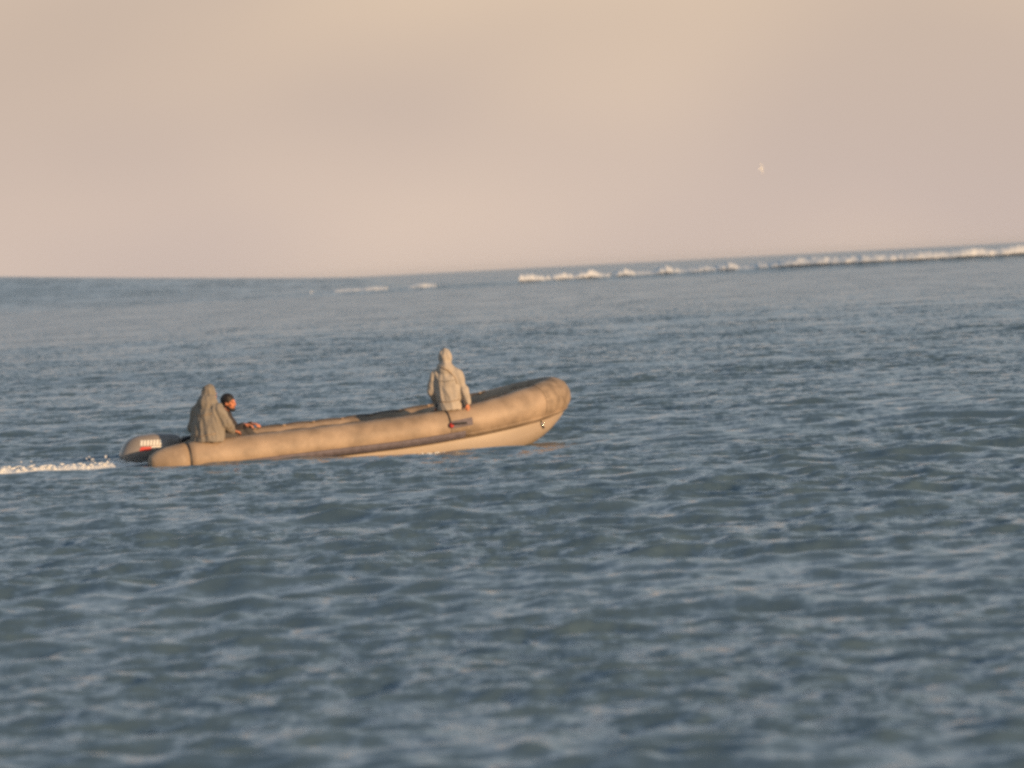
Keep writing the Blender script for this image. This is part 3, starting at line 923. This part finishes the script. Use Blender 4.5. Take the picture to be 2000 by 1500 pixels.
def h_mid(x):
    base = 0.75 + 0.45 * math.exp(-((x - 18.5) / 3.0) ** 2)
    return max(0.20 if n1(x, 0.5, 11.0) > -0.25 else 0, base * (0.5 + 1.0 * n1(x, 0.33, 7.3)) + 0.22 * n1(x, 1.9, 2.0))
def h_left(x):
    return max(0, 0.28 * (0.3 + 1.7 * n1(x, 0.26, 3.1)))
breaker(38.7, 112, lambda x: h_main(x * 1.125), 3, 'breaker_foam', 'bright band of white surf breaking at far right below the horizon')
breaker(1.8, 38.7, lambda x: h_mid(x * 1.125), 3, 'breaker_foam', 'thinner broken line of white surf below the middle of the horizon')
breaker(-27.5, -10, lambda x: h_left(x * 1.125), 8, 'breaker_foam', 'faint short streaks of surf on the swell left of the middle')

# ------------------------------------------------------------------ gull
def gull():
    loc = Vector((300 * (1488 - 1000) / 10960 + 0.55, 300, 7.15))
    body = MB()
    loft = [(-0.20, 0.012, 0.0), (-0.14, 0.030, 0.0), (-0.05, 0.052, -0.004), (0.04, 0.055, -0.004), (0.11, 0.042, 0.004), (0.16, 0.034, 0.012), (0.195, 0.030, 0.014), (0.215, 0.012, 0.012)]
    body.rings([[Vector((x, r * math.cos(a), z + r * math.sin(a))) for a in (2 * math.pi * j / 14 for j in range(14))] for x, r, z in loft])
    o = body.build('gull', 'gull_white')
    o.scale = (0.72,) * 3
    o.location = loc; o.rotation_euler = Euler((R(80), 0, R(48)))
    tag(o, 'small white gull banking in the empty sky above the surf', 'bird')
    for s in (-1, 1):
        w = MB(); vs = []; fs = []
        prof = [(0.03, 0.07, -0.07, 0.0), (0.14, 0.085, -0.055, 0.035), (0.27, 0.06, -0.06, 0.045), (0.36, 0.0, -0.075, 0.02), (0.42, -0.07, -0.10, 0.0)]
        rg = [[Vector((a, s * y, z + 0.006)), Vector(((a + b_) / 2, s * y, z + 0.014)), Vector((b_, s * y, z)), Vector(((a + b_) / 2, s * y, z - 0.004))] for y, a, b_, z in prof]
        w.rings(rg); w.build('wing', 'gull_white', o)
    t = MB(); t.add([(-0.18, -0.02, 0.004), (-0.18, 0.02, 0.004), (-0.29, 0.05, 0.006), (-0.29, -0.05, 0.006), (-0.18, -0.02, -0.006), (-0.18, 0.02, -0.006), (-0.29, 0.05, -0.002), (-0.29, -0.05, -0.002)],
                    [(0, 1, 2, 3), (7, 6, 5, 4), (0, 4, 5, 1), (1, 5, 6, 2), (2, 6, 7, 3), (3, 7, 4, 0)])
    t.build('tail', 'gull_white', o, smooth=False)
    q = MB(); q.tube([(0.205, 0, 0.012), (0.235, 0, 0.008), (0.255, 0, 0.0)], [0.010, 0.007, 0.003], 8); q.build('bill', 'bill', o)
gull()

# ------------------------------------------------------------------ sea haze
def haze():
    q = MB(); q.box((0, 6500, 3.25), (72000, 15000, 12.5))
    o = q.build('haze', None, smooth=False)
    m = bpy.data.materials.new('sea_haze'); m.use_nodes = True
    n = m.node_tree; n.nodes.clear()
    out = n.nodes.new('ShaderNodeOutputMaterial'); v = n.nodes.new('ShaderNodeVolumePrincipled')
    v.inputs['Color'].default_value = (0.98, 0.985, 1.0, 1)
    v.inputs['Density'].default_value = 0.00003
    v.inputs['Anisotropy'].default_value = 0.2
    n.links.new(v.outputs[0], out.inputs['Volume'])
    o.data.materials.append(m)
    tag(o, 'pale sea haze lying over the water towards the horizon', 'haze', kind='stuff')
haze()
